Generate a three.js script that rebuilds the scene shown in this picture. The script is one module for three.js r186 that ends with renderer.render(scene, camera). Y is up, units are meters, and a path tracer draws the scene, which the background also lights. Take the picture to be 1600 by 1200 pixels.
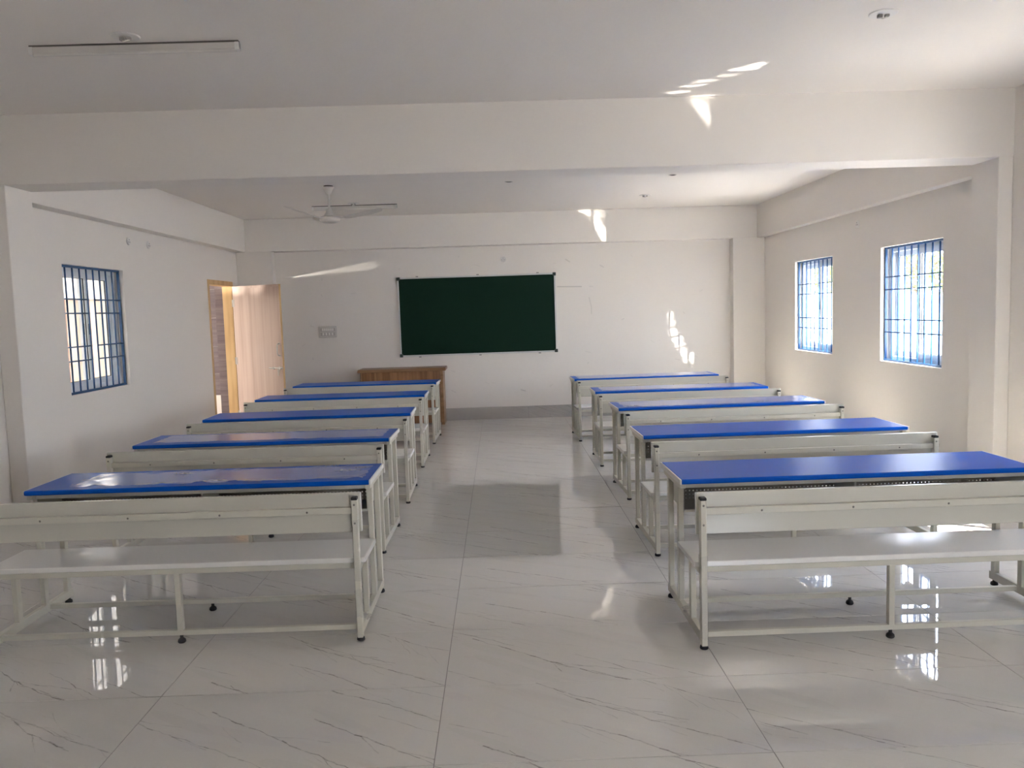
import * as THREE from 'three';
import { RoundedBoxGeometry } from 'three/addons/geometries/RoundedBoxGeometry.js';
import { mergeGeometries } from 'three/addons/utils/BufferGeometryUtils.js';
import { ImprovedNoise } from 'three/addons/math/ImprovedNoise.js';

// ---------------------------------------------------------------- camera, sky, sun, exposure
const scene = new THREE.Scene();
const camera = new THREE.PerspectiveCamera(49.46, 4 / 3, 0.05, 200);
camera.position.set(0, 1.58, 0);
camera.rotation.set(-0.0876, -0.0137, -0.0307, 'YXZ');
scene.add(camera);

const renderer = new THREE.WebGLRenderer({ antialias: true });
renderer.toneMapping = THREE.LinearToneMapping;
renderer.toneMappingExposure = 10.3;
renderer.shadowMap.enabled = true;

{ // clear bright sky, paler towards the horizon
  const W = 64, H = 64, a = new Float32Array(W * H * 4);
  for (let j = 0; j < H; j++) for (let i = 0; i < W; i++) {
    const e = Math.max(0, ((j + 0.5) / H - 0.5) * 2), t = Math.pow(e, 0.55), o = (j * W + i) * 4;
    a[o] = 1.75 - 1.2 * t; a[o + 1] = 1.8 - 1.0 * t; a[o + 2] = 1.9 - 0.55 * t; a[o + 3] = 1;
  }
  const sky = new THREE.DataTexture(a, W, H, THREE.RGBAFormat, THREE.FloatType);
  sky.mapping = THREE.EquirectangularReflectionMapping; sky.magFilter = THREE.LinearFilter; sky.needsUpdate = true;
  scene.background = sky; scene.backgroundIntensity = 1.27;
}
const sun = new THREE.DirectionalLight(new THREE.Color().setRGB(1, 0.95, 0.87), 7.0);
sun.position.set(0.55 * 20, 20, 0.42 * 20 - 7); sun.target.position.set(0, 0, -7);
sun.castShadow = true; sun.shadow.mapSize.set(4096, 4096);
Object.assign(sun.shadow.camera, { left: -25, right: 25, top: 25, bottom: -25, near: 1, far: 80 });
scene.add(sun, sun.target);

// ---------------------------------------------------------------- helpers
let seed = 7;
const rnd = () => { seed = (seed * 1664525 + 1013904223) >>> 0; return seed / 4294967296; };
const rr = (a, b) => a + (b - a) * rnd();
const noise = new ImprovedNoise();
const used = {};
function numbered(name) { const n = used[name] = (used[name] ?? -1) + 1; return n ? `${name}_${String(n).padStart(3, '0')}` : name; }
function metric(g) { // uv in metres from the side that each face looks to
  g = g.index ? g.toNonIndexed() : g;
  const p = g.attributes.position, n = g.attributes.normal, uv = new Float32Array(p.count * 2);
  for (let i = 0; i < p.count; i++) {
    const ax = Math.abs(n.getX(i)), ay = Math.abs(n.getY(i)), az = Math.abs(n.getZ(i));
    if (ay >= ax && ay >= az) { uv[2 * i] = p.getX(i); uv[2 * i + 1] = -p.getZ(i); }
    else if (ax >= az) { uv[2 * i] = -p.getZ(i); uv[2 * i + 1] = p.getY(i); }
    else { uv[2 * i] = p.getX(i); uv[2 * i + 1] = p.getY(i); }
  }
  g.setAttribute('uv', new THREE.BufferAttribute(uv, 2));
  return g;
}
const boxCache = new Map();
// box between corners; rounded edges where r > 0
function bx(x0, x1, y0, y1, z0, z1, r = 0, seg = 1) {
  const w = Math.abs(x1 - x0), h = Math.abs(y1 - y0), d = Math.abs(z1 - z0);
  const g = r ? new RoundedBoxGeometry(w, h, d, seg, Math.min(r, w / 2.01, h / 2.01, d / 2.01)) : new THREE.BoxGeometry(w, h, d);
  g.translate((x0 + x1) / 2, (y0 + y1) / 2, (z0 + z1) / 2);
  return metric(g);
}
function lathe(pts, n = 32) { return metric(new THREE.LatheGeometry(pts.map(([r, y]) => new THREE.Vector2(r, y)), n)); }
function tubeG(pts, r, n = 8, seg = 24) { return metric(new THREE.TubeGeometry(new THREE.CatmullRomCurve3(pts.map((p) => new THREE.Vector3(...p))), seg, r, n)); }
function cyl(r0, r1, h, n = 20) { return metric(new THREE.CylinderGeometry(r0, r1, h, n)); }
function mesh(name, geos, mat, parent) {
  const gs = [].concat(geos);
  const g = gs.length === 1 ? gs[0] : mergeGeometries(gs.map((q) => { const c = q.index ? q.toNonIndexed() : q; for (const k of Object.keys(c.attributes)) if (!['position', 'normal', 'uv'].includes(k)) c.deleteAttribute(k); return c; }));
  const m = new THREE.Mesh(g, mat);
  m.castShadow = m.receiveShadow = true;
  m.name = parent ? name : numbered(name);
  (parent ?? scene).add(m);
  return m;
}
function struct(name, geos, mat) { const m = mesh(name, geos, mat); m.userData.kind = 'structure'; return m; }
function group(name, pos = [0, 0, 0], ry = 0) {
  const g = new THREE.Group(); g.name = numbered(name); g.position.set(...pos); g.rotation.y = ry; scene.add(g); return g;
}
function sub(name, parent, pos = [0, 0, 0]) { const g = new THREE.Group(); g.name = name; g.position.set(...pos); parent.add(g); return g; }
function tag(o, label, category, grp) { Object.assign(o.userData, { label, category }); if (grp) o.userData.group = grp; return o; }
const std = (p) => new THREE.MeshStandardMaterial(p);
const phy = (p) => new THREE.MeshPhysicalMaterial(p);

function tex(w, h, fn, { srgb = true, repeat = true } = {}) {
  const a = new Uint8Array(w * h * 4);
  for (let j = 0; j < h; j++) for (let i = 0; i < w; i++) {
    const c = fn(i / w, j / h, i, j), o = (j * w + i) * 4;
    a[o] = c[0]; a[o + 1] = c[1]; a[o + 2] = c[2]; a[o + 3] = c[3] ?? 255;
  }
  const t = new THREE.DataTexture(a, w, h);
  if (srgb) t.colorSpace = THREE.SRGBColorSpace;
  t.magFilter = THREE.LinearFilter; t.minFilter = THREE.LinearMipmapLinearFilter; t.generateMipmaps = true;
  if (repeat) t.wrapS = t.wrapT = THREE.RepeatWrapping;
  t.needsUpdate = true;
  return t;
}
function canvasTex(w, h, draw) {
  const c = document.createElement('canvas'); c.width = w; c.height = h;
  draw(c.getContext('2d'), w, h);
  const t = new THREE.CanvasTexture(c); t.colorSpace = THREE.SRGBColorSpace; t.magFilter = THREE.LinearFilter;
  return t;
}
const fbm = (x, y, z, o = 4) => { let s = 0, a = 0.5; for (let k = 0; k < o; k++) { s += a * noise.noise(x, y, z + k * 7.3); x *= 2.03; y *= 2.03; a *= 0.5; } return s; };

// ---------------------------------------------------------------- materials
const plasterBump = tex(256, 256, (u, v) => { // rolled wall paint, repeats every 0.8 m
  const w = (f, z) => { const a = u * 6.28318, b = v * 6.28318, k = f / 6.28318; return noise.noise(Math.cos(a) * k + 3 + z, Math.sin(a) * k + Math.cos(b) * k, Math.sin(b) * k + z); };
  const q = 128 + 60 * w(9, 1) + 45 * w(34, 5); return [q, q, q];
}, { srgb: false });
plasterBump.repeat.set(1.25, 1.25);
const M = {};
M.wall = std({ color: '#e9e3db', roughness: 0.62, bumpMap: plasterBump, bumpScale: 0.0012 });
M.ceiling = std({ color: '#ebe5dd', roughness: 0.75, bumpMap: plasterBump, bumpScale: 0.0016 });
M.outside = std({ color: '#cfcac3', roughness: 0.9 });
M.grout = std({ color: '#8d8984', roughness: 0.8 });
M.cream = std({ color: '#d2cebf', roughness: 0.38 });             // powder coated tube
M.board = phy({ color: '#cfccbf', roughness: 0.22, clearcoat: 0.3, clearcoatRoughness: 0.12 });
M.seat = phy({ color: '#f1efe9', roughness: 0.25, clearcoat: 0.2, clearcoatRoughness: 0.15 });
M.edge = std({ color: '#e6e4df', roughness: 0.4 });
M.blue = phy({ color: '#0457bf', roughness: 0.34, specularIntensity: 0.21 });
M.rubber = std({ color: '#17161a', roughness: 0.55 });
M.steel = std({ color: '#b9b7b2', roughness: 0.3, metalness: 0.9 });
M.screw = std({ color: '#8a867e', roughness: 0.35, metalness: 0.8 });
M.film = phy({ color: '#ffffff', roughness: 0.16, transmission: 1, thickness: 0, ior: 1.45, side: THREE.DoubleSide });
M.shred = phy({ color: '#f2f3f5', roughness: 0.3, transparent: true, opacity: 0.55, side: THREE.DoubleSide });
M.wrap = phy({ color: '#f3f2ee', roughness: 0.15, transparent: true, opacity: 0.16, clearcoat: 0.5 });
M.grille = std({ color: '#1d4d7c', roughness: 0.42 });
M.upvc = std({ color: '#dfe4e8', roughness: 0.35 });
M.glass = phy({ color: '#ffffff', roughness: 0.02, transmission: 1, thickness: 0, ior: 1.5 });
M.gasket = std({ color: '#24282c', roughness: 0.7 });
M.whitePlastic = std({ color: '#e3dfd9', roughness: 0.4 });
M.greyPlastic = std({ color: '#9c968f', roughness: 0.5 });
M.battenGrey = std({ color: '#d6d1ca', roughness: 0.5 });
M.gasketGrey = std({ color: '#5d5852', roughness: 0.7 });  // grey for the shade gap above tube battens and for purlins
M.dark = std({ color: '#2a1712', roughness: 0.7 });
M.fan = std({ color: '#d6d0c8', roughness: 0.35 });
M.chalk = phy({ color: '#07281b', roughness: 0.6, specularIntensity: 0.3 });
M.alu = std({ color: '#d3d3d0', roughness: 0.4, metalness: 0.15 });
M.corner = std({ color: '#2f3a35', roughness: 0.5 });

const perfAlpha = tex(32, 32, (u, v) => { const d = Math.hypot(u - 0.5, v - 0.5), q = d < 0.17 ? 0 : 255; return [q, q, q]; }, { srgb: false });
perfAlpha.repeat.set(50, 50);
M.perf = std({ color: '#a09a88', roughness: 0.5, alphaMap: perfAlpha, alphaTest: 0.5, side: THREE.DoubleSide });

function woodTex(w, h, base, dark, light, fx, fy, z0) {
  return tex(w, h, (u, v) => {
    const g = fbm(u * fx, v * fy, z0, 4) * 1.5 + 0.5 * noise.noise(u * fx * 3.1, v * fy * 0.7, z0 + 9);
    const fine = 0.18 * noise.noise(u * fx * 14, v * fy * 3, z0 + 3);
    const t = Math.min(1, Math.max(-1, g + fine)), q = t < 0 ? dark : light;
    return base.map((b, k) => b + (q[k] - b) * Math.abs(t));
  });
}
const doorWood = woodTex(256, 512, [200, 176, 162], [176, 149, 134], [212, 192, 178], 10, 1.1, 2); doorWood.repeat.set(1, 0.5);
M.doorWood = std({ map: doorWood, roughness: 0.42 });
const frameWood = woodTex(128, 256, [210, 174, 122], [180, 140, 90], [224, 190, 142], 8, 1, 5);
M.frameWood = std({ map: frameWood, roughness: 0.5 });
const tableWood = woodTex(512, 256, [152, 112, 78], [112, 78, 50], [176, 134, 96], 22, 0.8, 8);
M.tableWood = std({ map: tableWood, roughness: 0.45 });
const tableTopWood = woodTex(256, 256, [146, 112, 80], [118, 86, 58], [164, 128, 94], 1, 14, 11);
M.tableTop = std({ map: tableTopWood, roughness: 0.4 });

// ---------------------------------------------------------------- room shell
// x to the right, distance d from the photographer is -z
const WL = -3.70, WR = 3.85, T = 0.25, DB = 12.2, D0 = -2.4, HN = 3.10, HF = 2.98;
const PF = 6.232, PB = 6.587;
// a wall along z from d0 to d1 with rectangular openings [da, db, ya, yb]
function wallAlong(xa, xb, d0, d1, h, openings) {
  const g = [], o = [...openings].sort((a, b) => a[0] - b[0]);
  let at = d0;
  for (const [a, b, y0, y1] of o) {
    g.push(bx(xa, xb, 0, h, -a, -at));
    if (y0 > 0) g.push(bx(xa, xb, 0, y0, -b, -a));
    g.push(bx(xa, xb, y1, h, -b, -a));
    at = b;
  }
  g.push(bx(xa, xb, 0, h, -d1, -at));
  return g;
}
const WY0 = 0.963, WY1 = 2.095;
const winL = [[7.215, 8.375]];
const winR = [[7.20, 8.375], [9.59, 10.80], [4.45, 5.62]];
const DOOR = [10.77, 11.79, 0, 2.1];
struct('wall_left', wallAlong(WL - T, WL, D0 - T, DB + T, HN + 0.02, [...winL.map(([a, b]) => [a, b, WY0, WY1]), DOOR]), M.wall);
struct('wall_right', wallAlong(WR, WR + T, D0 - T, DB + T, HN + 0.02, winR.map(([a, b]) => [a, b, WY0, WY1])), M.wall);
const scuffs = canvasTex(1024, 512, (c, w, h) => { // faint scuffs and hairlines beside the board, wall 7.55 m x 3.1 m
  c.fillStyle = '#e9e3db'; c.fillRect(0, 0, w, h);
  const X = (x) => (x - WL) / 7.55 * w, Y = (y) => h - y / 3.1 * h;
  c.lineCap = 'round';
  const stroke = (pts, a, lw) => { c.strokeStyle = `rgba(120,114,106,${a})`; c.lineWidth = lw; c.beginPath(); pts.forEach(([x, y], k) => (k ? c.lineTo(X(x), Y(y)) : c.moveTo(X(x), Y(y)))); c.stroke(); };
  stroke([[0.87, 1.91], [1.0, 1.905], [1.22, 1.9]], 0.28, 2.2);
  stroke([[1.33, 1.74], [1.36, 1.6], [1.36, 1.5]], 0.22, 1.2);
  stroke([[1.0, 2.3], [1.06, 2.26]], 0.2, 2); stroke([[1.5, 2.2], [1.55, 2.17]], 0.16, 2);
  stroke([[0.3, 0.42], [0.36, 0.4]], 0.25, 2);
  for (let k = 0; k < 40; k++) { const x = rr(-2.9, 3.3), y = rr(0.3, 2.4); stroke([[x, y], [x + rr(-0.07, 0.07), y + rr(-0.03, 0.03)]], rr(0.05, 0.13), rr(1, 2.5)); }
});
M.wallBack = std({ map: scuffs, roughness: 0.62, bumpMap: plasterBump, bumpScale: 0.0012 });
{
  const core = bx(WL, WR, 0, HN, -DB - T, -DB);
  const uv = core.attributes.uv, p = core.attributes.position;
  for (let i = 0; i < uv.count; i++) uv.setXY(i, (p.getX(i) - WL) / 7.55, p.getY(i) / 3.1);
  struct('wall_back', core, M.wallBack);
}
{
  const g = [], o = [[1.9, 3.35]]; let at = WL;  // window opening added behind the camera to light the near bay
  for (const [a, b] of o) { g.push(bx(at, a, 0, HN, -D0, -D0 + T), bx(a, b, 0, WY0, -D0, -D0 + T), bx(a, b, WY1, HN, -D0, -D0 + T)); at = b; }
  g.push(bx(at, WR, 0, HN, -D0, -D0 + T));
  struct('wall_front', g, M.wall);
}
struct('ceiling', [bx(WL - T, WR + T, HN, HN + 0.18, -PF, -D0 + T), bx(WL - T, WR + T, HF, HN + 0.18, -DB - T, -PF - 0.15)], M.ceiling);
struct('beam', bx(WL - 0.05, WR + 0.05, 2.602, HN + 0.05, -PB, -PF, 0.008), M.wall);
struct('beam', bx(WL, -3.563, 2.52, HF, -12.2, -PB + 0.01, 0.006), M.wall);
struct('beam', bx(3.738, WR, 2.52, HF, -12.2, -PB + 0.01, 0.006), M.wall);
struct('beam', bx(-3.563, 3.738, 2.52, HF, -DB, -12.017, 0.006), M.wall);
struct('pillar', bx(WL, -3.563, 0, 2.61, -PB, -PF, 0.008), M.wall);
struct('pillar', bx(3.738, WR, 0, 2.61, -PB, -PF, 0.008), M.wall);
struct('pillar', bx(WL, -3.2, 0, 2.53, -DB, -12.02, 0.006), M.wall);
struct('pillar', bx(3.39, WR, 0, 2.53, -DB, -12.02, 0.006), M.wall);

// ---------------------------------------------------------------- marble floor tiles
const marble = [];
for (let k = 0; k < 6; k++) {
  marble.push(canvasTex(1024, 512, (c, w, h) => {
    c.fillStyle = '#dedad3'; c.fillRect(0, 0, w, h);
    for (let i = 0; i < 34; i++) { // cloudy drifts along the vein direction
      const x = rr(-100, w), y = rr(-100, h), L = rr(120, 420), t = rr(8, 34);
      c.save(); c.translate(x, y); c.rotate(0.55 + rr(-0.15, 0.15)); c.globalAlpha = rr(0.03, 0.08); c.fillStyle = rnd() < 0.5 ? '#e9e7e3' : '#b9b4ac';
      c.beginPath(); c.ellipse(L / 2, 0, L / 2, t, 0, 0, 6.3); c.fill(); c.restore();
    }
    const vein = (x, y, a, n, al, lw, kids) => {
      for (let s = 0; s < n; s++) {
        const st = rr(16, 30), a2 = a + rr(-0.22, 0.22), nx = x + Math.cos(a2) * st, ny = y + Math.sin(a2) * st;
        const q = al * (0.35 + 0.65 * Math.max(0, Math.sin(s * 0.9 + x * 0.01)) * rr(0.4, 1.2));
        c.strokeStyle = `rgba(84,78,72,${q})`; c.lineWidth = lw * rr(0.5, 1.3); c.beginPath(); c.moveTo(x, y); c.lineTo(nx, ny); c.stroke();
        if (rnd() < 0.5) { c.strokeStyle = `rgba(120,114,106,${q * 0.35})`; c.lineWidth = lw * 4; c.beginPath(); c.moveTo(x, y); c.lineTo(nx, ny); c.stroke(); }
        if (kids && rnd() < 0.09) vein(nx, ny, a + rr(-0.7, 0.7), Math.floor(rr(4, 12)), al * 0.6, lw * 0.7, false);
        x = nx; y = ny; a = a * 0.94 + (0.57 + 0.0) * 0.06;
      }
    };
    c.lineCap = 'round';
    for (let v = 0; v < 6; v++) vein(rr(-350, w * 0.8), rr(-160, h * 0.9), 0.57 + rr(-0.16, 0.16), Math.floor(rr(14, 44)), rr(0.4, 0.9), rr(1.1, 2.3), true);
    for (let v = 0; v < 9; v++) vein(rr(-100, w), rr(-50, h), 0.57 + rr(-0.4, 0.4), Math.floor(rr(4, 14)), rr(0.12, 0.32), rr(0.7, 1.3), false);
  }));
}
const ripple = tex(256, 256, (u, v) => { const q = 128 + 110 * fbm(u * 3.2, v * 3.2, 4, 2); return [q, q, q]; }, { srgb: false }); // polished but not flat
const tileMat = marble.map((m) => phy({ map: m, roughness: 0.02, bumpMap: ripple, bumpScale: 0.0006, ior: 1.6 }));
const floorRoot = struct('floor', bx(WL - T, WR + T, -0.2, -0.0016, -DB - T, -D0 + T), M.grout);
{
  const TW = 1.2, TD = 0.62, gap = 0.0026;
  const geo = new RoundedBoxGeometry(TW - gap, 0.012, TD - gap, 1, 0.0009).toNonIndexed();
  { const uv = geo.attributes.uv, p = geo.attributes.position; for (let i = 0; i < uv.count; i++) uv.setXY(i, p.getX(i) / TW + 0.5, 0.5 - p.getZ(i) / TD); }
  const cut = new Map();
  for (let i = -3; i <= 3; i++) for (let j = -9; j < 17; j++) {
    let x0 = -0.277 + i * TW, x1 = x0 + TW, d0 = 2.803 + j * TD, d1 = d0 + TD;
    const cx0 = Math.max(x0, WL), cx1 = Math.min(x1, WR), cd0 = Math.max(d0, D0), cd1 = Math.min(d1, DB);
    if (cx1 - cx0 < 0.02 || cd1 - cd0 < 0.02) continue;
    let g = geo;
    if (cx1 - cx0 < TW - 1e-6 || cd1 - cd0 < TD - 1e-6) {
      const key = [cx0 - x0, cx1 - x0, cd0 - d0, cd1 - d0].map((q) => q.toFixed(3)).join();
      if (!cut.has(key)) {
        const w = cx1 - cx0 - gap, d = cd1 - cd0 - gap, q = new RoundedBoxGeometry(w, 0.012, d, 1, 0.0009).toNonIndexed(), uv = q.attributes.uv, p = q.attributes.position;
        for (let n = 0; n < uv.count; n++) uv.setXY(n, (p.getX(n) + (cx0 + cx1) / 2 - x0) / TW, (-p.getZ(n) + (cd0 + cd1) / 2 - d0) / TD);
        cut.set(key, q);
      }
      g = cut.get(key);
    }
    const m = new THREE.Mesh(g, tileMat[Math.floor(rnd() * tileMat.length)]);
    m.name = 'tile'; m.receiveShadow = m.castShadow = true;
    m.position.set((cx0 + cx1) / 2, -0.006 + rr(-0.0002, 0.0002), -(cd0 + cd1) / 2);
    m.rotation.set(rr(-0.0008, 0.0008), (g === geo && rnd() < 0.45) ? Math.PI : 0, rr(-0.0008, 0.0008));
    floorRoot.add(m);
  }
  // doorway sill of the same stone
  mesh('threshold', bx(WL - T, WL, -0.012, 0, -DOOR[1], -DOOR[0], 0.001), tileMat[1], floorRoot);
}
// skirting of grey marble pieces
const skirtTex = canvasTex(512, 128, (c, w, h) => {
  c.fillStyle = '#b4afa8'; c.fillRect(0, 0, w, h); c.lineCap = 'round';
  for (let i = 0; i < 60; i++) { const x = rr(0, w), y = rr(0, h); c.strokeStyle = `rgba(${rnd() < 0.5 ? '120,114,108' : '205,201,196'},${rr(0.05, 0.2)})`; c.lineWidth = rr(1, 7); c.beginPath(); c.moveTo(x, y); c.lineTo(x + rr(30, 120), y + rr(5, 50)); c.stroke(); }
});
M.skirt = phy({ map: skirtTex, roughness: 0.16 });
function skirt(name, along, a, b, at, out) { // pieces 1.2 m long
  const root = struct(name, along === 'x' ? bx(a, b, 0, 0.17, at, at + out * 0.006) : bx(at, at + out * 0.006, 0, 0.17, -b, -a), M.grout);
  for (let s = a; s < b - 0.01; s += 1.2) {
    const e = Math.min(s + 1.2, b) - 0.003;
    const g = along === 'x' ? bx(s, e, 0, 0.178, at, at + out * 0.014, 0.0015) : bx(at, at + out * 0.014, 0, 0.178, -e, -s, 0.0015);
    const uv = g.attributes.uv; for (let i = 0; i < uv.count; i++) uv.setXY(i, uv.getX(i) / 1.2, uv.getY(i) / 0.3);
    mesh('tile', g, M.skirt, root);
  }
}
skirt('baseboard_back', 'x', -3.2, 3.39, -DB, 1);
skirt('baseboard_left', 'z', PB, DOOR[0], WL, 1);
skirt('baseboard_right', 'z', PB, 12.02, WR, -1);

// ---------------------------------------------------------------- windows: white sliding sashes behind a blue grille
function makeWindow(name, wallX, s, a, b) { // s = +1: outside lies towards +x
  const w = group(name, [wallX, 0, 0]); w.userData.kind = 'structure';
  const y0 = WY0, y1 = WY1, z = (d) => -d;
  const B = (o0, o1, ya, yb, da, db, r = 0.002) => bx(s * o0, s * o1, ya, yb, z(da), z(db), r);
  // outer frame
  mesh('window_frame', [B(0.085, 0.165, y0, y0 + 0.05, a, b), B(0.085, 0.165, y1 - 0.05, y1, a, b), B(0.085, 0.165, y0 + 0.05, y1 - 0.05, a, a + 0.05), B(0.085, 0.165, y0 + 0.05, y1 - 0.05, b - 0.05, b)], M.upvc, w);
  const mid = (a + b) / 2;
  for (const [k, da, db] of [[0, a + 0.045, mid + 0.035], [1, mid - 0.035, b - 0.045]]) {
    const o = k ? 0.13 : 0.094, f = 0.055, ya = y0 + 0.045, yb = y1 - 0.045;
    const sash = mesh('sash', [B(o, o + 0.028, ya, ya + f, da, db), B(o, o + 0.028, yb - f, yb, da, db), B(o, o + 0.028, ya + f, yb - f, da, da + f), B(o, o + 0.028, ya + f, yb - f, db - f, db)], M.upvc, w);
    mesh('gasket', [B(o + 0.009, o + 0.019, ya + f - 0.004, ya + f + 0.004, da + f, db - f, 0), B(o + 0.009, o + 0.019, yb - f - 0.004, yb - f + 0.004, da + f, db - f, 0), B(o + 0.009, o + 0.019, ya + f, yb - f, da + f - 0.003, da + f + 0.003, 0), B(o + 0.009, o + 0.019, ya + f, yb - f, db - f - 0.003, db - f + 0.003, 0)], M.gasket, sash);
    const p = new THREE.PlaneGeometry(db - da - 2 * f, yb - ya - 2 * f); p.rotateY(s * -Math.PI / 2); p.translate(s * (o + 0.014), (ya + yb) / 2, z((da + db) / 2));
    mesh('pane', p, M.glass, sash);
    mesh('latch', B(o - 0.012, o, 1.48, 1.58, k ? da + 0.02 : db - 0.035, k ? da + 0.035 : db - 0.02), M.gasket, sash);
  }
  // grille
  const gr = mesh('security_grille', [B(0.036, 0.058, y0, y0 + 0.02, a, b), B(0.036, 0.058, y1 - 0.02, y1, a, b), B(0.036, 0.058, y0 + 0.02, y1 - 0.02, a, a + 0.018), B(0.036, 0.058, y0 + 0.02, y1 - 0.02, b - 0.024, b - 0.006)], M.grille, w);
  const n = 9, st = (b - a - 0.03) / n, at = (k) => a + 0.009 + st * k;
  const bar = B(0.041, 0.053, y0 + 0.01, y1 - 0.01, -0.006, 0.006, 0.0015);
  for (let k = 1; k < n; k++) { const m = mesh('bar', bar, M.grille, gr); m.position.z = -at(k); }
  for (const y of [1.80, 1.675, 1.378, 1.253]) {
    mesh('bar', B(0.038, 0.05, y - 0.006, y + 0.006, a, at(4) + 0.004, 0.0015), M.grille, gr);
    mesh('bar', B(0.038, 0.05, y - 0.006, y + 0.006, at(5) - 0.004, b, 0.0015), M.grille, gr);
  }
  return w;
}
makeWindow('window_1', WL, -1, ...winL[0]);
winR.forEach((r, k) => makeWindow(`window_${k + 2}`, WR, 1, ...r));

// ---------------------------------------------------------------- door, opened into the room
{
  const d = group('door_1', [WL, 0, -DOOR[1]]); d.userData.kind = 'structure';
  const wdt = DOOR[1] - DOOR[0];
  mesh('door_frame', [bx(-0.13, 0.004, 2.035, 2.1, 0, wdt, 0.003), bx(-0.13, 0.004, 0, 2.035, 0, 0.065, 0.003), bx(-0.13, 0.004, 0, 2.035, wdt - 0.065, wdt, 0.003)], M.frameWood, d);
  const leaf = sub('door_leaf', d, [0.012, 0, 0.075]); leaf.rotation.y = -Math.atan2(0.45, 0.76); // free edge towards the room and the benches
  mesh('panel', bx(0, 0.885, 0.012, 2.032, -0.034, 0, 0.002), M.doorWood, leaf);
  mesh('edge_band', [bx(0.885, 0.8875, 0.012, 2.032, -0.033, -0.001)], M.frameWood, leaf);
  for (const y of [0.25, 1.0, 1.8]) mesh('hinge', [bx(-0.012, 0.03, y - 0.05, y + 0.05, 0, 0.003), cyl(0.006, 0.006, 0.1).translate(-0.008, y, 0.002)], M.steel, leaf);
  const hx = 0.845;
  mesh('pull_handle', [tubeG([[hx, 1.075, 0.002], [hx, 1.08, 0.034], [hx, 1.11, 0.044], [hx, 1.2, 0.044], [hx, 1.23, 0.034], [hx, 1.235, 0.002]], 0.008, 10, 40), bx(hx - 0.013, hx + 0.013, 1.058, 1.09, 0, 0.004, 0.001), bx(hx - 0.013, hx + 0.013, 1.22, 1.252, 0, 0.004, 0.001)], M.steel, leaf);
  mesh('slide_bolt', [cyl(0.008, 0.008, 0.25).rotateZ(Math.PI / 2).translate(0.775, 0.905, 0.016), bx(0.72, 0.745, 0.888, 0.922, 0, 0.026, 0.002), bx(0.835, 0.865, 0.885, 0.925, 0, 0.028, 0.002), bx(0.795, 0.817, 0.80, 0.91, 0.004, 0.012, 0.002), tubeG([[0.845, 0.9, 0.022], [0.852, 0.87, 0.026], [0.845, 0.84, 0.022]], 0.005, 8, 12)], M.steel, leaf);
}

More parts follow.
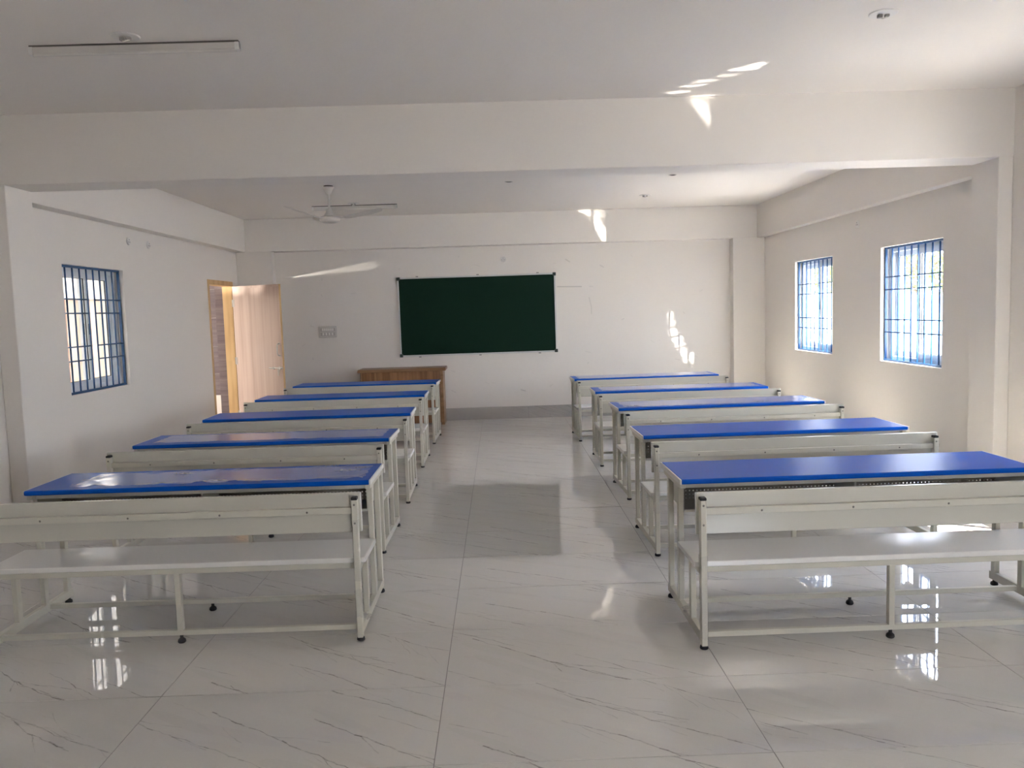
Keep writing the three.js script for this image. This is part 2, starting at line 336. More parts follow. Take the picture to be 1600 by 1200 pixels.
// ---------------------------------------------------------------- bench desks
const UNIT = { post: 0.89, back: 0.915, top: 0.905, seat: 0.922 };
function makeUnit() {
  const t = group('bench_desk');
  const P = UNIT.post, hw = 0.014;
  for (const s of [-1, 1]) {
    const X = s * P, pz = (u, y0, y1, dp) => bx(X - hw, X + hw, y0, y1, -u - dp, -u + dp, 0.004);
    const a = mesh('post', pz(0.01, 0.016, 0.700, 0.019), M.cream, t);
    mesh('end_cap', bx(X - hw - 0.001, X + hw + 0.001, 0.696, 0.711, -0.03, 0.01, 0.005, 2), M.rubber, a);
    for (const y of [0.675, 0.585]) { const q = lathe([[0.0001, 0.004], [0.003, 0.004], [0.005, 0.002], [0.0055, 0]], 10); q.rotateX(Math.PI / 2); q.translate(X, y, 0.009); mesh('screw', q, M.screw, a); }
    mesh('rubber_foot', lathe([[0.0001, 0.0], [0.017, 0.0], [0.02, 0.004], [0.018, 0.014], [0.013, 0.019], [0.0001, 0.019]], 18).translate(X, 0, -0.01), M.rubber, a);
    mesh('post', pz(0.22, 0.07, 0.376, 0.019), M.cream, t);
    mesh('post', pz(0.47, 0.07, 0.668, 0.019), M.cream, t);
    mesh('post', pz(0.70, 0.07, 0.668, 0.019), M.cream, t);
    const r = mesh('floor_rail', bx(X - hw, X + hw, 0.03, 0.075, -0.735, -0.025, 0.004), M.cream, t);
    mesh('rubber_foot', lathe([[0.0001, 0.0], [0.017, 0.0], [0.02, 0.004], [0.018, 0.016], [0.009, 0.022], [0.009, 0.034], [0.0001, 0.034]], 18).translate(X, 0, -0.705), M.rubber, r);
    mesh('seat_bearer', bx(X - hw, X + hw, 0.348, 0.376, -0.345, -0.028, 0.003), M.cream, t);
    mesh('top_bearer', bx(X - hw, X + hw, 0.664, 0.690, -0.80, -0.40, 0.003), M.cream, t);
  }
  // rails across
  for (const u of [0.055, 0.50]) {
    const r = mesh('stretcher', bx(-P, P, 0.04, 0.066, -u - 0.0125, -u + 0.0125, 0.003), M.cream, t);
    mesh('rubber_foot', lathe([[0.0001, 0.0], [0.016, 0.0], [0.02, 0.005], [0.018, 0.016], [0.011, 0.022], [0.008, 0.024], [0.008, 0.042], [0.0001, 0.042]], 18).translate(0, 0, -u), M.rubber, r);
  }
  mesh('middle_post', bx(-hw, hw, 0.062, 0.352, -0.07, -0.04, 0.003), M.cream, t);
  mesh('seat_rail', bx(-P, P, 0.349, 0.376, -0.07, -0.042, 0.003), M.cream, t);
  mesh('seat_rail', bx(-P, P, 0.349, 0.376, -0.235, -0.208, 0.003), M.cream, t);
  const br = mesh('back_rail', bx(-P, P, 0.628, 0.660, -0.030, -0.004, 0.003), M.cream, t);
  for (const x of [-0.62, -0.2, 0.24, 0.66]) { const q = lathe([[0.0001, 0.003], [0.003, 0.003], [0.0052, 0]], 10); q.rotateX(Math.PI / 2); q.translate(x, 0.642, -0.004); mesh('screw', q, M.screw, br); }
  mesh('desk_rail', bx(-P, P, 0.660, 0.690, -0.462, -0.436, 0.003), M.cream, t);
  mesh('desk_rail', bx(-P, P, 0.664, 0.690, -0.80, -0.774, 0.003), M.cream, t);
  // boards with pale lipped edges
  const seat = mesh('seat', bx(-UNIT.seat, UNIT.seat, 0.377, 0.403, -0.385, -0.036, 0.005, 2), M.seat, t);
  mesh('edge_band', bx(UNIT.seat - 0.001, UNIT.seat + 0.0015, 0.378, 0.402, -0.382, -0.039, 0.0008), M.edge, seat);
  mesh('edge_band', bx(-UNIT.seat - 0.0015, -UNIT.seat + 0.001, 0.378, 0.402, -0.382, -0.039, 0.0008), M.edge, seat);
  const back = mesh('backrest', bx(-UNIT.back, UNIT.back, 0.533, 0.727, -0.050, -0.0305, 0.004, 2), M.board, t);
  mesh('edge_band', bx(UNIT.back - 0.001, UNIT.back + 0.0015, 0.535, 0.725, -0.048, -0.032, 0.0008), M.edge, back);
  mesh('edge_band', bx(-UNIT.back - 0.0015, -UNIT.back + 0.001, 0.535, 0.725, -0.048, -0.032, 0.0008), M.edge, back);
  const top = mesh('desktop', bx(-UNIT.top, UNIT.top, 0.691, 0.717, -0.865, -0.372, 0.009, 3), M.blue, t);
  mesh('edge_band', bx(UNIT.top - 0.004, UNIT.top + 0.006, 0.690, 0.7165, -0.864, -0.373, 0.003), M.edge, top);
  mesh('edge_band', bx(-UNIT.top - 0.006, -UNIT.top + 0.004, 0.690, 0.7165, -0.864, -0.373, 0.003), M.edge, top);
  // book shelf of perforated sheet
  const sh = mesh('book_shelf', bx(-P + 0.016, P - 0.016, 0.543, 0.545, -0.69, -0.445), M.perf, t);
  mesh('perforated_panel', bx(-P + 0.016, P - 0.016, 0.545, 0.664, -0.688, -0.686), M.perf, sh);
  mesh('divider', bx(-0.006, 0.006, 0.543, 0.664, -0.686, -0.44, 0.002), M.cream, sh);
  mesh('shelf_lip', bx(-P + 0.014, P - 0.014, 0.536, 0.550, -0.447, -0.437, 0.002), M.cream, sh);
  mesh('side_panel', bx(-P + 0.014, -P + 0.016, 0.543, 0.664, -0.69, -0.445), M.cream, sh);
  mesh('side_panel', bx(P - 0.016, P - 0.014, 0.543, 0.664, -0.69, -0.445), M.cream, sh);
  return t;
}
// thin protective film left on a desktop, with torn curled edges
function filmGeo(x0, x1, u0, u1, lift, z) {
  const nx = 60, nz = 12, g = new THREE.PlaneGeometry(x1 - x0, u1 - u0, nx, nz); g.rotateX(-Math.PI / 2);
  const p = g.attributes.position;
  for (let i = 0; i < p.count; i++) {
    const gx = (i % (nx + 1)) / nx, gz = Math.floor(i / (nx + 1)) / nz;
    const edge = Math.max(0, 1 - Math.min(gx, 1 - gx, gz, 1 - gz) * 9), w = noise.noise(gx * 17, gz * 6, z);
    p.setY(i, 0.0008 + 0.0008 * Math.abs(noise.noise(gx * 30, gz * 9, z + 4)) + lift * edge * Math.max(0, w) * 2);
    if (gz < 0.01 || gz > 0.99) p.setZ(i, p.getZ(i) + 0.02 * noise.noise(gx * 23, z, gz));
    if (gx < 0.01 || gx > 0.99) p.setX(i, p.getX(i) + 0.03 * noise.noise(gz * 9, z, gx));
  }
  g.translate((x0 + x1) / 2, 0.717, -(u0 + u1) / 2); g.computeVertexNormals();
  return g;
}
function film(t, ...a) { const m = mesh('protective_film', filmGeo(...a), M.film, t.getObjectByName('desktop')); m.userData.label = 'clear protective plastic film'; }
// crumpled sliver of torn film standing on a desktop
function shred(t, x, u, len, h, z) {
  const n = 22, g = new THREE.PlaneGeometry(1, 1, n, 3), p = g.attributes.position;
  for (let i = 0; i < p.count; i++) {
    const a = p.getX(i) + 0.5, b = p.getY(i) + 0.5;
    const taper = Math.sin(Math.PI * a) ** 0.5, tall = h * taper * Math.max(0.12, 0.5 + 1.6 * noise.noise(a * 9, z, 1));
    p.setXYZ(i, x + len * (a - 0.5) + 0.004 * noise.noise(a * 30, b * 3, z), 0.7178 + tall * b, -u + 0.016 * noise.noise(a * 7, z, 3) - 0.012 * b * noise.noise(a * 14, z, 8));
  }
  g.computeVertexNormals();
  mesh('torn_film', metric(g), M.shred, t.getObjectByName('desktop')).userData.label = 'crumpled white edge of torn film';
}
// shred of packing film wound round a post
function wrap(t, s, u, y0, y1, z) {
  const n = 26, pts = [], P = UNIT.post;
  const g = new THREE.PlaneGeometry(1, 1, 8, n), p = g.attributes.position;
  for (let i = 0; i < p.count; i++) {
    const a = (p.getX(i) + 0.5) * 6.28318, v = p.getY(i) + 0.5, y = y0 + (y1 - y0) * v, r = 1 + 0.25 * noise.noise(a * 1.7, v * 9, z);
    p.setXYZ(i, s * P + Math.sign(Math.cos(a)) * Math.min(1, Math.abs(Math.cos(a)) * 1.4) * 0.0155 * r, y + 0.012 * noise.noise(a, v * 5, z + 2), -u + Math.sign(Math.sin(a)) * Math.min(1, Math.abs(Math.sin(a)) * 1.4) * 0.021 * r);
  }
  g.computeVertexNormals();
  mesh('packing_wrap', g, M.wrap, t).userData.label = 'torn shred of clear packing film';
}
function tuft(t, s, u, y, k) { // loose crumpled bit of film
  const g = new THREE.IcosahedronGeometry(0.022, 2), p = g.attributes.position;
  for (let i = 0; i < p.count; i++) { const x = p.getX(i), yy = p.getY(i), z = p.getZ(i), q = 1 + 1.1 * noise.noise(x * 90 + k, yy * 90, z * 90); p.setXYZ(i, x * q * 1.3, yy * q * 0.7, z * q); }
  g.computeVertexNormals(); g.translate(s * UNIT.post, y, -u);
  mesh('packing_wrap', metric(g), M.wrap, t).userData.label = 'torn shred of clear packing film';
}
const rows = [
  // [centre x, distance of the rear posts, turn, label]
  [-1.612, 3.96, -0.004, 'white bench desk with torn clear film on its blue top, nearest of the left row'],
  [-1.704, 5.45, -0.016, 'second bench desk of the left row, right behind the film-covered front one'],
  [-1.695, 6.87, 0.012, 'middle bench desk of the left row, its blue top level with the door sill end of the window wall'],
  [-1.718, 8.49, 0.0, 'fourth bench desk of the left row, in front of the open door leaf'],
  [-1.718, 10.05, -0.03, 'farthest bench desk of the left row, right before the brown teacher table'],
  [1.790, 3.71, 0.008, 'nearest bench desk of the right row, glossy blue top running out of the frame'],
  [1.855, 5.175, 0.015, 'second bench desk of the right row, under the nearer right window'],
  [1.920, 6.76, 0.03, 'middle bench desk of the right row with film glare at its right end'],
  [1.880, 8.22, 0.0, 'fourth bench desk of the right row, second from the chalkboard wall'],
  [1.825, 9.88, 0.035, 'farthest bench desk of the right row, below the light streaks on the back wall'],
];
rows[2][3] = 'middle bench desk of the left row, with two bench desks before and two behind';
const proto = makeUnit();
const units = rows.map(([x, d, ry, label], k) => {
  const o = k ? proto.clone() : proto;
  if (k) { o.name = numbered('bench_desk'); scene.add(o); }
  o.position.set(x, 0, -d); o.rotation.y = ry;
  return tag(o, label, 'bench desk', k < 5 ? 'bench desks of the left row' : 'bench desks of the right row');
});
film(units[0], -0.70, 0.86, 0.44, 0.80, 0.012, 1);
for (const [x, u, l, h, z] of [[-0.24, 0.47, 0.20, 0.006, 1], [0.06, 0.49, 0.14, 0.012, 2], [-0.2, 0.72, 0.12, 0.012, 3], [0.3, 0.47, 0.3, 0.005, 4], [0.74, 0.66, 0.16, 0.012, 5], [0.62, 0.82, 0.10, 0.008, 6], [0.8, 0.74, 0.08, 0.007, 7]]) shred(units[0], x, u, l, h, z);
for (const [x, u, l, h, z] of [[-0.76, 0.5, 0.12, 0.01, 8], [-0.2, 0.46, 0.3, 0.005, 9], [0.82, 0.6, 0.09, 0.014, 10], [0.4, 0.5, 0.16, 0.006, 11]]) shred(units[7], x, u, l, h, z);
film(units[1], -0.8, 0.84, 0.47, 0.82, 0.004, 3);
film(units[7], -0.84, 0.86, 0.44, 0.84, 0.006, 5);
film(units[8], -0.82, 0.84, 0.46, 0.84, 0.004, 7);
film(units[9], -0.84, 0.86, 0.42, 0.84, 0.004, 9);
wrap(units[0], 1, 0.01, 0.30, 0.60, 1); wrap(units[0], 1, 0.01, 0.12, 0.26, 2); tuft(units[0], 1, 0.12, 0.075, 1);
wrap(units[5], -1, 0.01, 0.05, 0.44, 3); tuft(units[5], -1, 0.30, 0.08, 5); wrap(units[5], -1, 0.47, 0.08, 0.4, 4);
wrap(units[6], -1, 0.01, 0.28, 0.66, 5); wrap(units[6], -1, 0.47, 0.1, 0.5, 6); wrap(units[6], 1, 0.01, 0.5, 0.68, 9);
wrap(units[2], 1, 0.01, 0.4, 0.66, 7); wrap(units[3], 1, 0.01, 0.35, 0.66, 8); wrap(units[7], -1, 0.01, 0.4, 0.66, 10);

// ---------------------------------------------------------------- teacher table
{
  const t = tag(group('teacher_table', [-1.39, 0, -11.95]), 'brown wood-grain teacher table standing under the left end of the chalkboard', 'table');
  const prof = new THREE.Shape(); prof.moveTo(-0.215, 0.768); prof.lineTo(0.215, 0.768); prof.lineTo(0.222, 0.776); prof.lineTo(0.218, 0.790); prof.lineTo(0.196, 0.812); prof.lineTo(-0.196, 0.812); prof.lineTo(-0.218, 0.79); prof.lineTo(-0.222, 0.776); prof.closePath();
  const g = new THREE.ExtrudeGeometry(prof, { depth: 1.22, bevelEnabled: true, bevelThickness: 0.012, bevelSize: 0.01, bevelOffset: -0.01, bevelSegments: 2 }); g.rotateY(Math.PI / 2); g.translate(-0.61, 0, 0);
  mesh('table_top', metric(g), M.tableTop, t);
  mesh('front_panel', bx(-0.57, 0.535, 0.03, 0.768, 0.165, 0.183, 0.002), M.tableWood, t);
  mesh('side_panel', bx(0.535, 0.58, 0.0, 0.768, -0.19, 0.2, 0.004), M.tableTop, t);
  mesh('side_panel', bx(-0.585, -0.57, 0.0, 0.768, -0.19, 0.2, 0.004), M.tableTop, t);
  mesh('drawer_box', bx(0.15, 0.53, 0.55, 0.765, -0.18, 0.16, 0.003), M.tableWood, t);
}
// ---------------------------------------------------------------- chalkboard and wall fittings
{
  const x0 = -1.45, x1 = 0.846, y0 = 0.96, y1 = 2.108, z = -DB;
  const b = tag(group('chalkboard', [(x0 + x1) / 2, (y0 + y1) / 2, z]), 'large dark green chalkboard in a thin silver frame on the back wall', 'chalkboard');
  b.rotation.z = 0.003;
  const w = (x1 - x0) / 2, h = (y1 - y0) / 2;
  mesh('writing_surface', bx(-w + 0.012, w - 0.012, -h + 0.012, h - 0.012, 0.004, 0.020), M.chalk, b);
  for (const [a, c, e, f] of [[-w, w, h - 0.022, h], [-w, w, -h, -h + 0.022], [-w, -w + 0.022, -h, h], [w - 0.022, w, -h, h]]) mesh('frame_bar', bx(a, c, e, f, 0.001, 0.028, 0.003), M.alu, b);
  for (const sx of [-1, 1]) for (const sy of [-1, 1]) mesh('corner_cap', bx(sx * w - 0.024 + sx * -0.018, sx * w + 0.024 + sx * -0.018, sy * h - 0.024 - sy * 0.018, sy * h + 0.024 - sy * 0.018, 0.0, 0.033, 0.006, 2), M.corner, b);
  for (const x of [-0.86, 0.02, 0.89]) for (const sy of [-1, 1]) mesh('clip', bx(x - 0.018, x + 0.018, sy * h - 0.008 + sy * 0.008, sy * h + 0.008 + sy * 0.008, 0, 0.012, 0.002), M.greyPlastic, b);
}
{
  const s = tag(group('switch_board', [-2.487, 1.356, -DB]), 'white wall switch board with two rows of switches between door and chalkboard', 'switch');
  mesh('plate', bx(-0.131, 0.131, -0.083, 0.083, 0, 0.016, 0.006, 2), std({ color: '#cdc8c1', roughness: 0.4 }), s);
  mesh('inner_frame', [bx(-0.105, 0.105, 0.008, 0.056, 0.014, 0.0185, 0.002), bx(-0.105, 0.105, -0.056, -0.008, 0.014, 0.0185, 0.002)], std({ color: '#b3ada6', roughness: 0.5 }), s);
  for (const [n, y] of [[6, 0.032], [4, -0.032]]) for (let k = 0; k < n; k++) { const c = -0.088 + (k + 0.5) * 0.176 / n; mesh('switch_key', bx(c - 0.012, c + 0.012, y - 0.018, y + 0.018, 0.017, 0.024, 0.002), M.whitePlastic, s); }
}
function outlet(pos, ry, label) {
  const o = tag(group('wall_outlet', pos, ry), label, 'outlet');
  const d = lathe([[0.0001, 0.014], [0.026, 0.014], [0.036, 0.009], [0.04, 0]], 24); d.rotateX(Math.PI / 2);
  mesh('cover', d, M.whitePlastic, o);
  for (const [x, y] of [[0, 0.014], [-0.014, -0.008], [0.014, -0.008]]) mesh('pin_hole', cyl(0.0045, 0.0045, 0.004, 10).rotateX(Math.PI / 2).translate(x, y, 0.0135), M.dark, o);
}
outlet([0.093, 2.328, -DB], 0, 'small round outlet above the chalkboard on the back wall');
outlet([WL, 2.394, -8.54], Math.PI / 2, 'small round outlet above the left window, the nearer of the left wall pair');
outlet([WL, 2.393, -9.02], Math.PI / 2, 'small round outlet on the left wall, farther one of the pair, nearer the door');
outlet([WR, 2.385, -8.91], -Math.PI / 2, 'small round outlet high between the two right windows');

// ---------------------------------------------------------------- ceiling fittings
function tubeLight(x0, x1, y, d, label) {
  const t = tag(group('tube_light', [(x0 + x1) / 2, y, -d]), label, 'light', 'tube light battens');
  const L = (x1 - x0) / 2;
  mesh('batten', bx(-L, L, -0.045, -0.009, -0.014, 0.018, 0.004, 2), M.battenGrey, t);
  mesh('gap_shade_strip', bx(-L + 0.003, L - 0.003, -0.01, 0, -0.01, 0.016), M.gasketGrey, t);  // dark strip stands for the shaded gap above the batten
  for (const x of [-L * 0.6, L * 0.6]) mesh('clip', bx(x - 0.015, x + 0.015, -0.01, 0, -0.01, 0.012), M.greyPlastic, t);
  mesh('diffuser', cyl(0.013, 0.013, L * 1.94, 14).rotateZ(Math.PI / 2).translate(0, -0.045, 0), M.battenGrey, t);
  for (const s of [-1, 1]) mesh('end_cap', bx(s * L - 0.012 * (s + 1), s * L + 0.012 * (1 - s), -0.052, -0.008, -0.016, 0.02, 0.003), M.edge, t);
}
tubeLight(-2.516, -1.372, HN, 4.745, 'long tube light batten on the near ceiling, before the cross beam');
tubeLight(-2.33, -1.245, HF, 10.81, 'tube light batten on the far ceiling, behind the ceiling fan');
function rose(x, y, d, label) {
  const t = tag(group('ceiling_rose', [x, y, -d]), label, 'ceiling rose');
  mesh('base', lathe([[0.0001, -0.008], [0.068, -0.008], [0.074, -0.004], [0.074, 0]], 30), M.whitePlastic, t);
  mesh('terminal', [bx(-0.03, -0.006, -0.024, -0.006, -0.012, 0.012, 0.003), bx(0.008, 0.03, -0.02, -0.006, -0.01, 0.014, 0.003)], M.greyPlastic, t);
  mesh('wire', tubeG([[-0.02, -0.02, 0], [-0.005, -0.03, 0.01], [0.015, -0.022, 0.004], [0.03, -0.012, -0.01]], 0.004, 6, 16), M.fan, t);
}
rose(-1.94, HN, 4.62, 'round ceiling rose just above the near tube light batten');
rose(2.103, HN, 4.57, 'round ceiling rose on the near ceiling at the upper right');
rose(-1.77, HF, 10.62, 'round ceiling rose just before the far tube light batten');
rose(1.894, HF, 10.634, 'round ceiling rose on the far ceiling near the light streaks');
function hookBox(x, d, r, mat, label) {
  const t = tag(group('fan_hook_box', [x, HF, -d]), label, 'fan box');
  mesh('rim', lathe([[r * 0.86, -0.002], [r * 0.86, -0.006], [r, -0.006], [r * 1.02, 0]], 24), M.fan, t);
  mesh('cup', lathe([[0.0001, -0.0022], [r * 0.86, -0.0022]], 24), mat, t);
  mesh('hook', tubeG([[-r * 0.6, -0.002, 0], [-r * 0.3, -0.007, 0], [r * 0.3, -0.007, 0], [r * 0.6, -0.002, 0]], 0.003, 6, 16), mat, t);
}
hookBox(1.914, 9.07, 0.045, M.dark, 'dark round fan hook box in the ceiling just behind the cross beam on the right');
hookBox(0.159, 9.22, 0.045, M.greyPlastic, 'pale fan hook box in the middle of the far ceiling');
{
  const f = tag(group('ceiling_fan', [-1.79, HF, -9.17]), 'white three-blade ceiling fan hanging from the far ceiling', 'fan');
  mesh('ceiling_canopy', lathe([[0.0001, -0.012], [0.062, -0.012], [0.066, -0.018], [0.05, -0.03], [0.03, -0.075], [0.016, -0.098], [0.0001, -0.1]], 28), M.fan, f);
  mesh('hanger', lathe([[0.0001, 0], [0.05, 0], [0.05, -0.012], [0.0001, -0.012]], 20), M.dark, f);
  mesh('down_rod', cyl(0.0125, 0.0125, 0.24, 14).translate(0, -0.2, 0), M.fan, f);
  mesh('lower_canopy', lathe([[0.0001, -0.235], [0.02, -0.237], [0.028, -0.25], [0.04, -0.285], [0.058, -0.312], [0.06, -0.32], [0.0001, -0.32]], 28), M.fan, f);
  mesh('motor', lathe([[0.0001, -0.318], [0.07, -0.32], [0.105, -0.332], [0.114, -0.345], [0.112, -0.362], [0.098, -0.38], [0.07, -0.392], [0.0001, -0.396]], 36), M.fan, f);
  for (const a of [-0.14, 2.02, 4.1]) {
    const b = sub('blade', f, [0, -0.345, 0]); b.rotation.y = a;
    const s = new THREE.Shape(); s.moveTo(0.16, -0.05); s.quadraticCurveTo(0.4, -0.075, 0.58, -0.062); s.quadraticCurveTo(0.6, 0, 0.57, 0.05); s.quadraticCurveTo(0.4, 0.07, 0.16, 0.05); s.closePath();
    const g = new THREE.ExtrudeGeometry(s, { depth: 0.002, bevelEnabled: false, curveSegments: 10 }); g.rotateX(-Math.PI / 2);
    const p = g.attributes.position; for (let i = 0; i < p.count; i++) p.setY(i, p.getY(i) + 0.2 * p.getZ(i) + 0.075 * Math.pow(Math.max(0, p.getX(i) - 0.1) / 0.5, 1.5));
    g.computeVertexNormals();
    mesh('blade_sheet', metric(g), M.fan, b);
    mesh('blade_iron', [bx(0.09, 0.24, -0.004, 0.002, -0.02, 0.02, 0.001)], M.fan, b);
  }
}

// ---------------------------------------------------------------- outside
// added spotlights stand in for sun mirrored by metal in the yard
function addedGlint(from, at, spread, power, soft = 0.4) {
  const l = new THREE.SpotLight(new THREE.Color().setRGB(1, 0.95, 0.88), power, 0, spread, 0.55, 2);
  l.position.set(...from); l.target.position.set(...at); l.castShadow = true; l.shadow.radius = soft;
  scene.add(l, l.target);
}
function addedSheet(x, d, ry, label) {  // unseen sheet added as a seat for the streak spotlights
  const t = tag(group('added_steel_sheet', [x, -0.2, -d], ry), label, 'metal sheet');
  mesh('sheet', bx(-0.6, 0.6, 0.03, 0.034, -0.45, 0.45), M.steel, t);
  for (const s of [-1, 1]) mesh('batten', bx(-0.62, 0.62, 0, 0.03, s * 0.3 - 0.03, s * 0.3 + 0.03, 0.003), M.frameWood, t);
}
function addedDrum(x, d, h, label) {  // unseen drum added to go with the streak spotlights
  const t = tag(group('added_drum', [x, -0.2, -d]), label, 'drum');
  mesh('body', lathe([[0.0001, 0], [0.28, 0], [0.29, 0.01], [0.285, h * 0.33], [0.295, h * 0.34], [0.285, h * 0.35], [0.285, h * 0.66], [0.295, h * 0.67], [0.285, h * 0.68], [0.29, h - 0.01], [0.28, h], [0.0001, h]], 40), M.steel, t);
  mesh('lid', lathe([[0.0001, h + 0.012], [0.24, h + 0.01], [0.25, h]], 32), M.steel, t);
}
addedSheet(6.5, 4.77, 0.2, 'added unseen steel sheet in the yard beside the near right windows');
addedSheet(7.65, 7.3, -0.3, 'added unseen steel sheet in the yard farther along the right windows');
addedDrum(7.55, 5.9, 2.15, 'added unseen steel drum in the yard outside the right windows');
addedDrum(-8.6, 8.4, 1.4, 'added unseen steel drum against the cream building on the left');
for (const [x, y, d, w, p] of [[1.72, HN, 5.46, 0.008, 34], [1.66, HN, 5.56, 0.012, 34], [1.58, HN, 5.70, 0.007, 16], [1.47, HN, 5.82, 0.005, 26], [1.40, HN, 5.92, 0.010, 36], [1.34, HN, 6.10, 0.006, 30], [1.60, 3.06, PF, 0.012, 22], [1.60, 2.98, PF, 0.006, 60], [1.66, 2.90, PF, 0.006, 60], [1.72, 2.82, PF, 0.006, 50], [1.77, 3.03, PF, 0.013, 44], [1.80, 2.95, PF, 0.012, 30]]) addedGlint([6.5, -0.08, -4.77], [x, y, -d], w, p);  // added spots form the streaks on near ceiling and beam
for (const [x, y, w, p] of [[1.27, 2.945, 0.006, 40], [1.40, 2.92, 0.006, 30], [1.43, 2.83, 0.006, 44], [1.48, 2.73, 0.006, 44], [1.53, 2.64, 0.006, 44], [1.57, 2.56, 0.005, 44], [1.52, 2.92, 0.008, 20]]) addedGlint([7.65, -0.08, -7.3], [x, y, -12.017], w, p);  // added spots form the streak on the far beam
for (const [x, y, w, p] of [[2.50, 1.44, 0.005, 30], [2.53, 1.33, 0.006, 24], [2.55, 1.2, 0.009, 34], [2.61, 1.1, 0.011, 36], [2.65, 0.99, 0.011, 36], [2.70, 0.89, 0.009, 36], [2.75, 0.79, 0.006, 36], [2.84, 0.84, 0.006, 40], [2.87, 0.73, 0.009, 44], [2.92, 0.62, 0.010, 44]]) addedGlint([7.2, 2.0, -6.1], [x, y, -DB], w, p);  // added spots form the streaks on the back wall
for (const [x, y, d, p] of [[-3.35, 2.15, 12.02, 16], [-2.75, 2.19, DB, 15], [-2.1, 2.24, DB, 9]]) addedGlint([-8.3, 1.25, -8.5], [x, y, -d], 0.03, p, 2);  // added spots form the pale band above the door
struct('ground', bx(-40, 45, -0.45, -0.2, -60, 25), M.outside);
// left: veranda wall of stone cladding beyond the door, painted building across the yard
{
  const g = struct('wall_veranda', bx(-5.6, WL - T, 0.0, 3.2, -13.2, -12.93), M.outside);
  const clad = [0, 1, 2].map((k) => woodTex(256, 128, [112, 98, 98], [90, 77, 79], [132, 118, 117], 0.8, 16, 20 + k * 3));
  M.stone = std({ map: clad[0], roughness: 0.7 });
  const cm = clad.map((m) => { m.repeat.set(1.2, 2); return std({ map: m, roughness: 0.7, bumpMap: m, bumpScale: 0.004 }); });
  let k = 0;
  for (const [x0, x1] of [[-5.55, -4.93], [-4.925, -4.25]]) for (const [y0, y1] of [[0.42, 0.745], [0.75, 1.165], [1.17, 1.605], [1.61, 2.04], [2.045, 2.6]]) {
    const m = mesh('tile', bx(x0, x1, y0, y1, -12.93, -12.912, 0.002), cm[k++ % 3], g);
  }
  mesh('base_course', bx(-5.6, WL - T, -0.2, 0.415, -12.93, -12.905, 0.003), std({ color: '#dccfc6', roughness: 0.6 }), g);
  mesh('corner_trim', bx(-4.25, -4.2, 0.415, 3.0, -12.93, -12.895, 0.004), std({ color: '#8d8684', roughness: 0.6 }), g);
}
{ // unseen milky roof added to dim the passage along the left wall
  const g = new THREE.PlaneGeometry(9.1 - 3.95, 42); g.rotateX(-Math.PI / 2); g.translate(-6.5, 3.25, -9);
  struct('roof_added', metric(g), phy({ color: '#d9d4cb', roughness: 0.95, transmission: 0.115, thickness: 0, side: THREE.DoubleSide }));
  struct('roof_added_purlins', [-28, -24, -20, -16, -12, -8, -4, 0, 4, 8].map((z) => bx(-8.85, WL - T, 3.14, 3.22, z - 0.03, z + 0.03)), M.gasketGrey);
}
struct('wall_added_side', bx(WL - T, WL - 0.02, -0.2, 3.2, -31, -DB - T - 0.02), M.outside);  // unseen wall added to keep direct sun out of the passage
struct('wall_added_end', bx(-9.2, WL - T, -0.2, 3.2, 3.6, 3.8), M.outside);  // unseen end wall added to shut daylight out of the passage
mesh('reveal_tile', bx(-T - 0.004, -0.131, 0, 2.1, -0.016, 0.012, 0.002).translate(0, 0, 0), M.stone, scene.getObjectByName('door_1'));
{
  const peach = std({ color: '#c49a86', roughness: 0.85 }), cream = std({ color: '#d6cdbd', roughness: 0.85 });
  const b = tag(group('neighbour_building', [-9.2, -0.2, -17]), 'sunlit cream building with peach pilasters outside the left window', 'building');
  mesh('wall', bx(-4, 0, 0, 2.33, -12, 22), cream, b);
  mesh('whitened_upper_wall', bx(-4, 0, 2.33, 4.3, -12, 22), std({ color: '#efebe3', roughness: 0.85 }), b);  // white paint put in for the sunlit upper part
  for (let k = 0; k < 24; k++) { const d = -12.36 + k * 1.03; mesh('pilaster', bx(0, 0.09, 0, 2.33, -d - 0.31 - 0.5, -d - 0.5, 0.004), peach, b); }
  mesh('parapet', bx(-4.1, 0.16, 4.3, 4.6, -12.1, 22.1, 0.01), std({ color: '#f0ebe2', roughness: 0.85 }), b);
  mesh('cornice', bx(0, 0.11, 2.33, 2.5, -12, 22, 0.005), std({ color: '#f4f0e8', roughness: 0.85 }), b);
}
// right: white wall added for the bright glare, blue gate, trees
{
  const white = std({ color: '#efece4', roughness: 0.85 });
  const w = tag(group('glare_wall', [0, -0.2, -20.5]), 'white yard wall added for the glare beyond the right windows', 'wall');
  mesh('wall_panel', bx(5.4, 9.35, 0, 1.9, -0.2, 0), white, w);
  mesh('wall_panel', bx(11.35, 18, 0, 1.9, -0.2, 0), white, w);
  mesh('coping', [bx(5.35, 9.35, 1.9, 1.97, -0.24, 0.04, 0.01), bx(11.35, 18, 1.9, 1.97, -0.24, 0.04, 0.01)], white, w);
  const blue = std({ color: '#7fb0d8', roughness: 0.5 });
  const gt = tag(group('yard_gate', [10.35, -0.2, -20.55]), 'light blue sheet metal gate in the yard wall outside the nearer right window', 'gate');
  for (const s of [-1, 1]) mesh('gate_leaf', [bx(s < 0 ? -0.97 : 0.01, s < 0 ? -0.01 : 0.97, 0.06, 1.85, -0.02, 0.02, 0.004), ...[0.2, 0.95, 1.7].map((y) => bx(s < 0 ? -0.97 : 0.01, s < 0 ? -0.01 : 0.97, y - 0.02, y + 0.02, 0.02, 0.05, 0.004))], blue, gt);
}
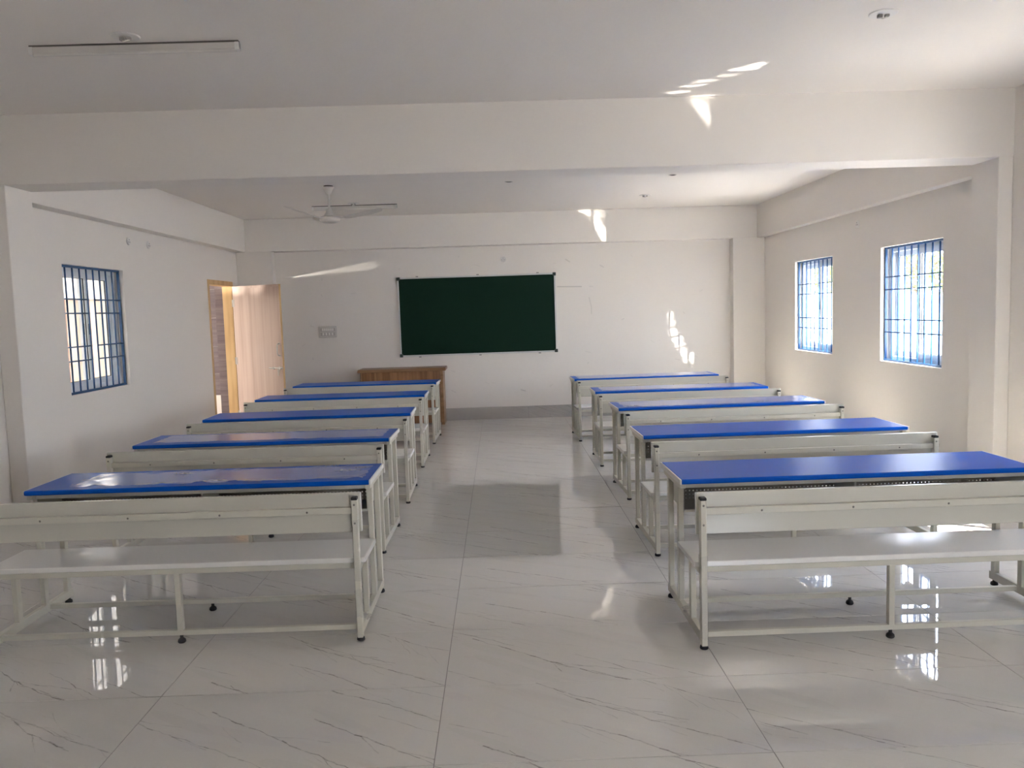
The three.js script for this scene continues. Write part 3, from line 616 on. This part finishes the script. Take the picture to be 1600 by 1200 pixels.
function tree(x, d, h, spread, leafCol, label, n, k) {
  const t = tag(group('tree', [x, -0.2, -d]), label, 'tree');
  const bark = std({ color: '#6d5b4b', roughness: 0.9 });
  const limbs = [tubeG([[0, 0, 0], [0.08, h * 0.3, 0.05], [-0.04, h * 0.62, 0], [0.06, h * 0.9, 0.05]], 0.11, 8, 20)];
  const ends = [];
  for (let i = 0; i < 9; i++) { const a = i * 2.4 + k, y0 = h * rr(0.3, 0.6), e = [Math.cos(a) * spread * rr(0.5, 0.9), y0 + h * rr(0.1, 0.35), Math.sin(a) * spread * rr(0.5, 0.9)]; limbs.push(tubeG([[0, y0, 0], [e[0] * 0.5, (y0 + e[1]) / 2 + 0.1, e[2] * 0.5], e], 0.035, 6, 12)); ends.push(e); }
  mesh('trunk', limbs, bark, t);
  const pos = [], nor = [], uv = [];
  const V = new THREE.Vector3(), q = new THREE.Quaternion(), eu = new THREE.Euler();
  for (let i = 0; i < n; i++) {
    const e = ends[Math.floor(rnd() * ends.length)], s = rr(0.05, 0.11);
    const c = [e[0] + rr(-1, 1) * spread * 0.45, e[1] + rr(-0.5, 0.45) * h * 0.3, e[2] + rr(-1, 1) * spread * 0.45];
    q.setFromEuler(eu.set(rr(0, 6.3), rr(0, 6.3), rr(0, 6.3)));
    const corner = (a, b) => { V.set(a * s, b * s * 0.45, Math.abs(b) * s * 0.12).applyQuaternion(q); return [c[0] + V.x, c[1] + V.y, c[2] + V.z]; };
    const L = corner(-1, 0), A = corner(0, 1), R = corner(1, 0), B = corner(0, -1);
    V.set(0, 0, 1).applyQuaternion(q);
    for (const p of [L, B, R, L, R, A]) { pos.push(...p); nor.push(V.x, V.y, V.z); uv.push(0, 0); }
  }
  const g = new THREE.BufferGeometry(); g.setAttribute('position', new THREE.Float32BufferAttribute(pos, 3)); g.setAttribute('normal', new THREE.Float32BufferAttribute(nor, 3)); g.setAttribute('uv', new THREE.Float32BufferAttribute(uv, 2));
  const f = mesh('foliage', g, phy({ color: leafCol, roughness: 0.8, transmission: 0.35, thickness: 0, side: THREE.DoubleSide }), t); f.userData.kind = 'stuff';
}
tree(8.2, 23.4, 4.2, 1.25, '#9a9a3c', 'yellow-green tree behind the yard wall outside the far right window', 3600, 1);
tree(11.9, 23.4, 4.6, 1.3, '#7d8f45', 'olive green tree behind the gate outside the nearer right window', 3600, 4);
tree(15.8, 24.0, 5.0, 1.4, '#6b8a44', 'green tree farthest along the yard wall outside the right windows', 3000, 7);

renderer.render(scene, camera);
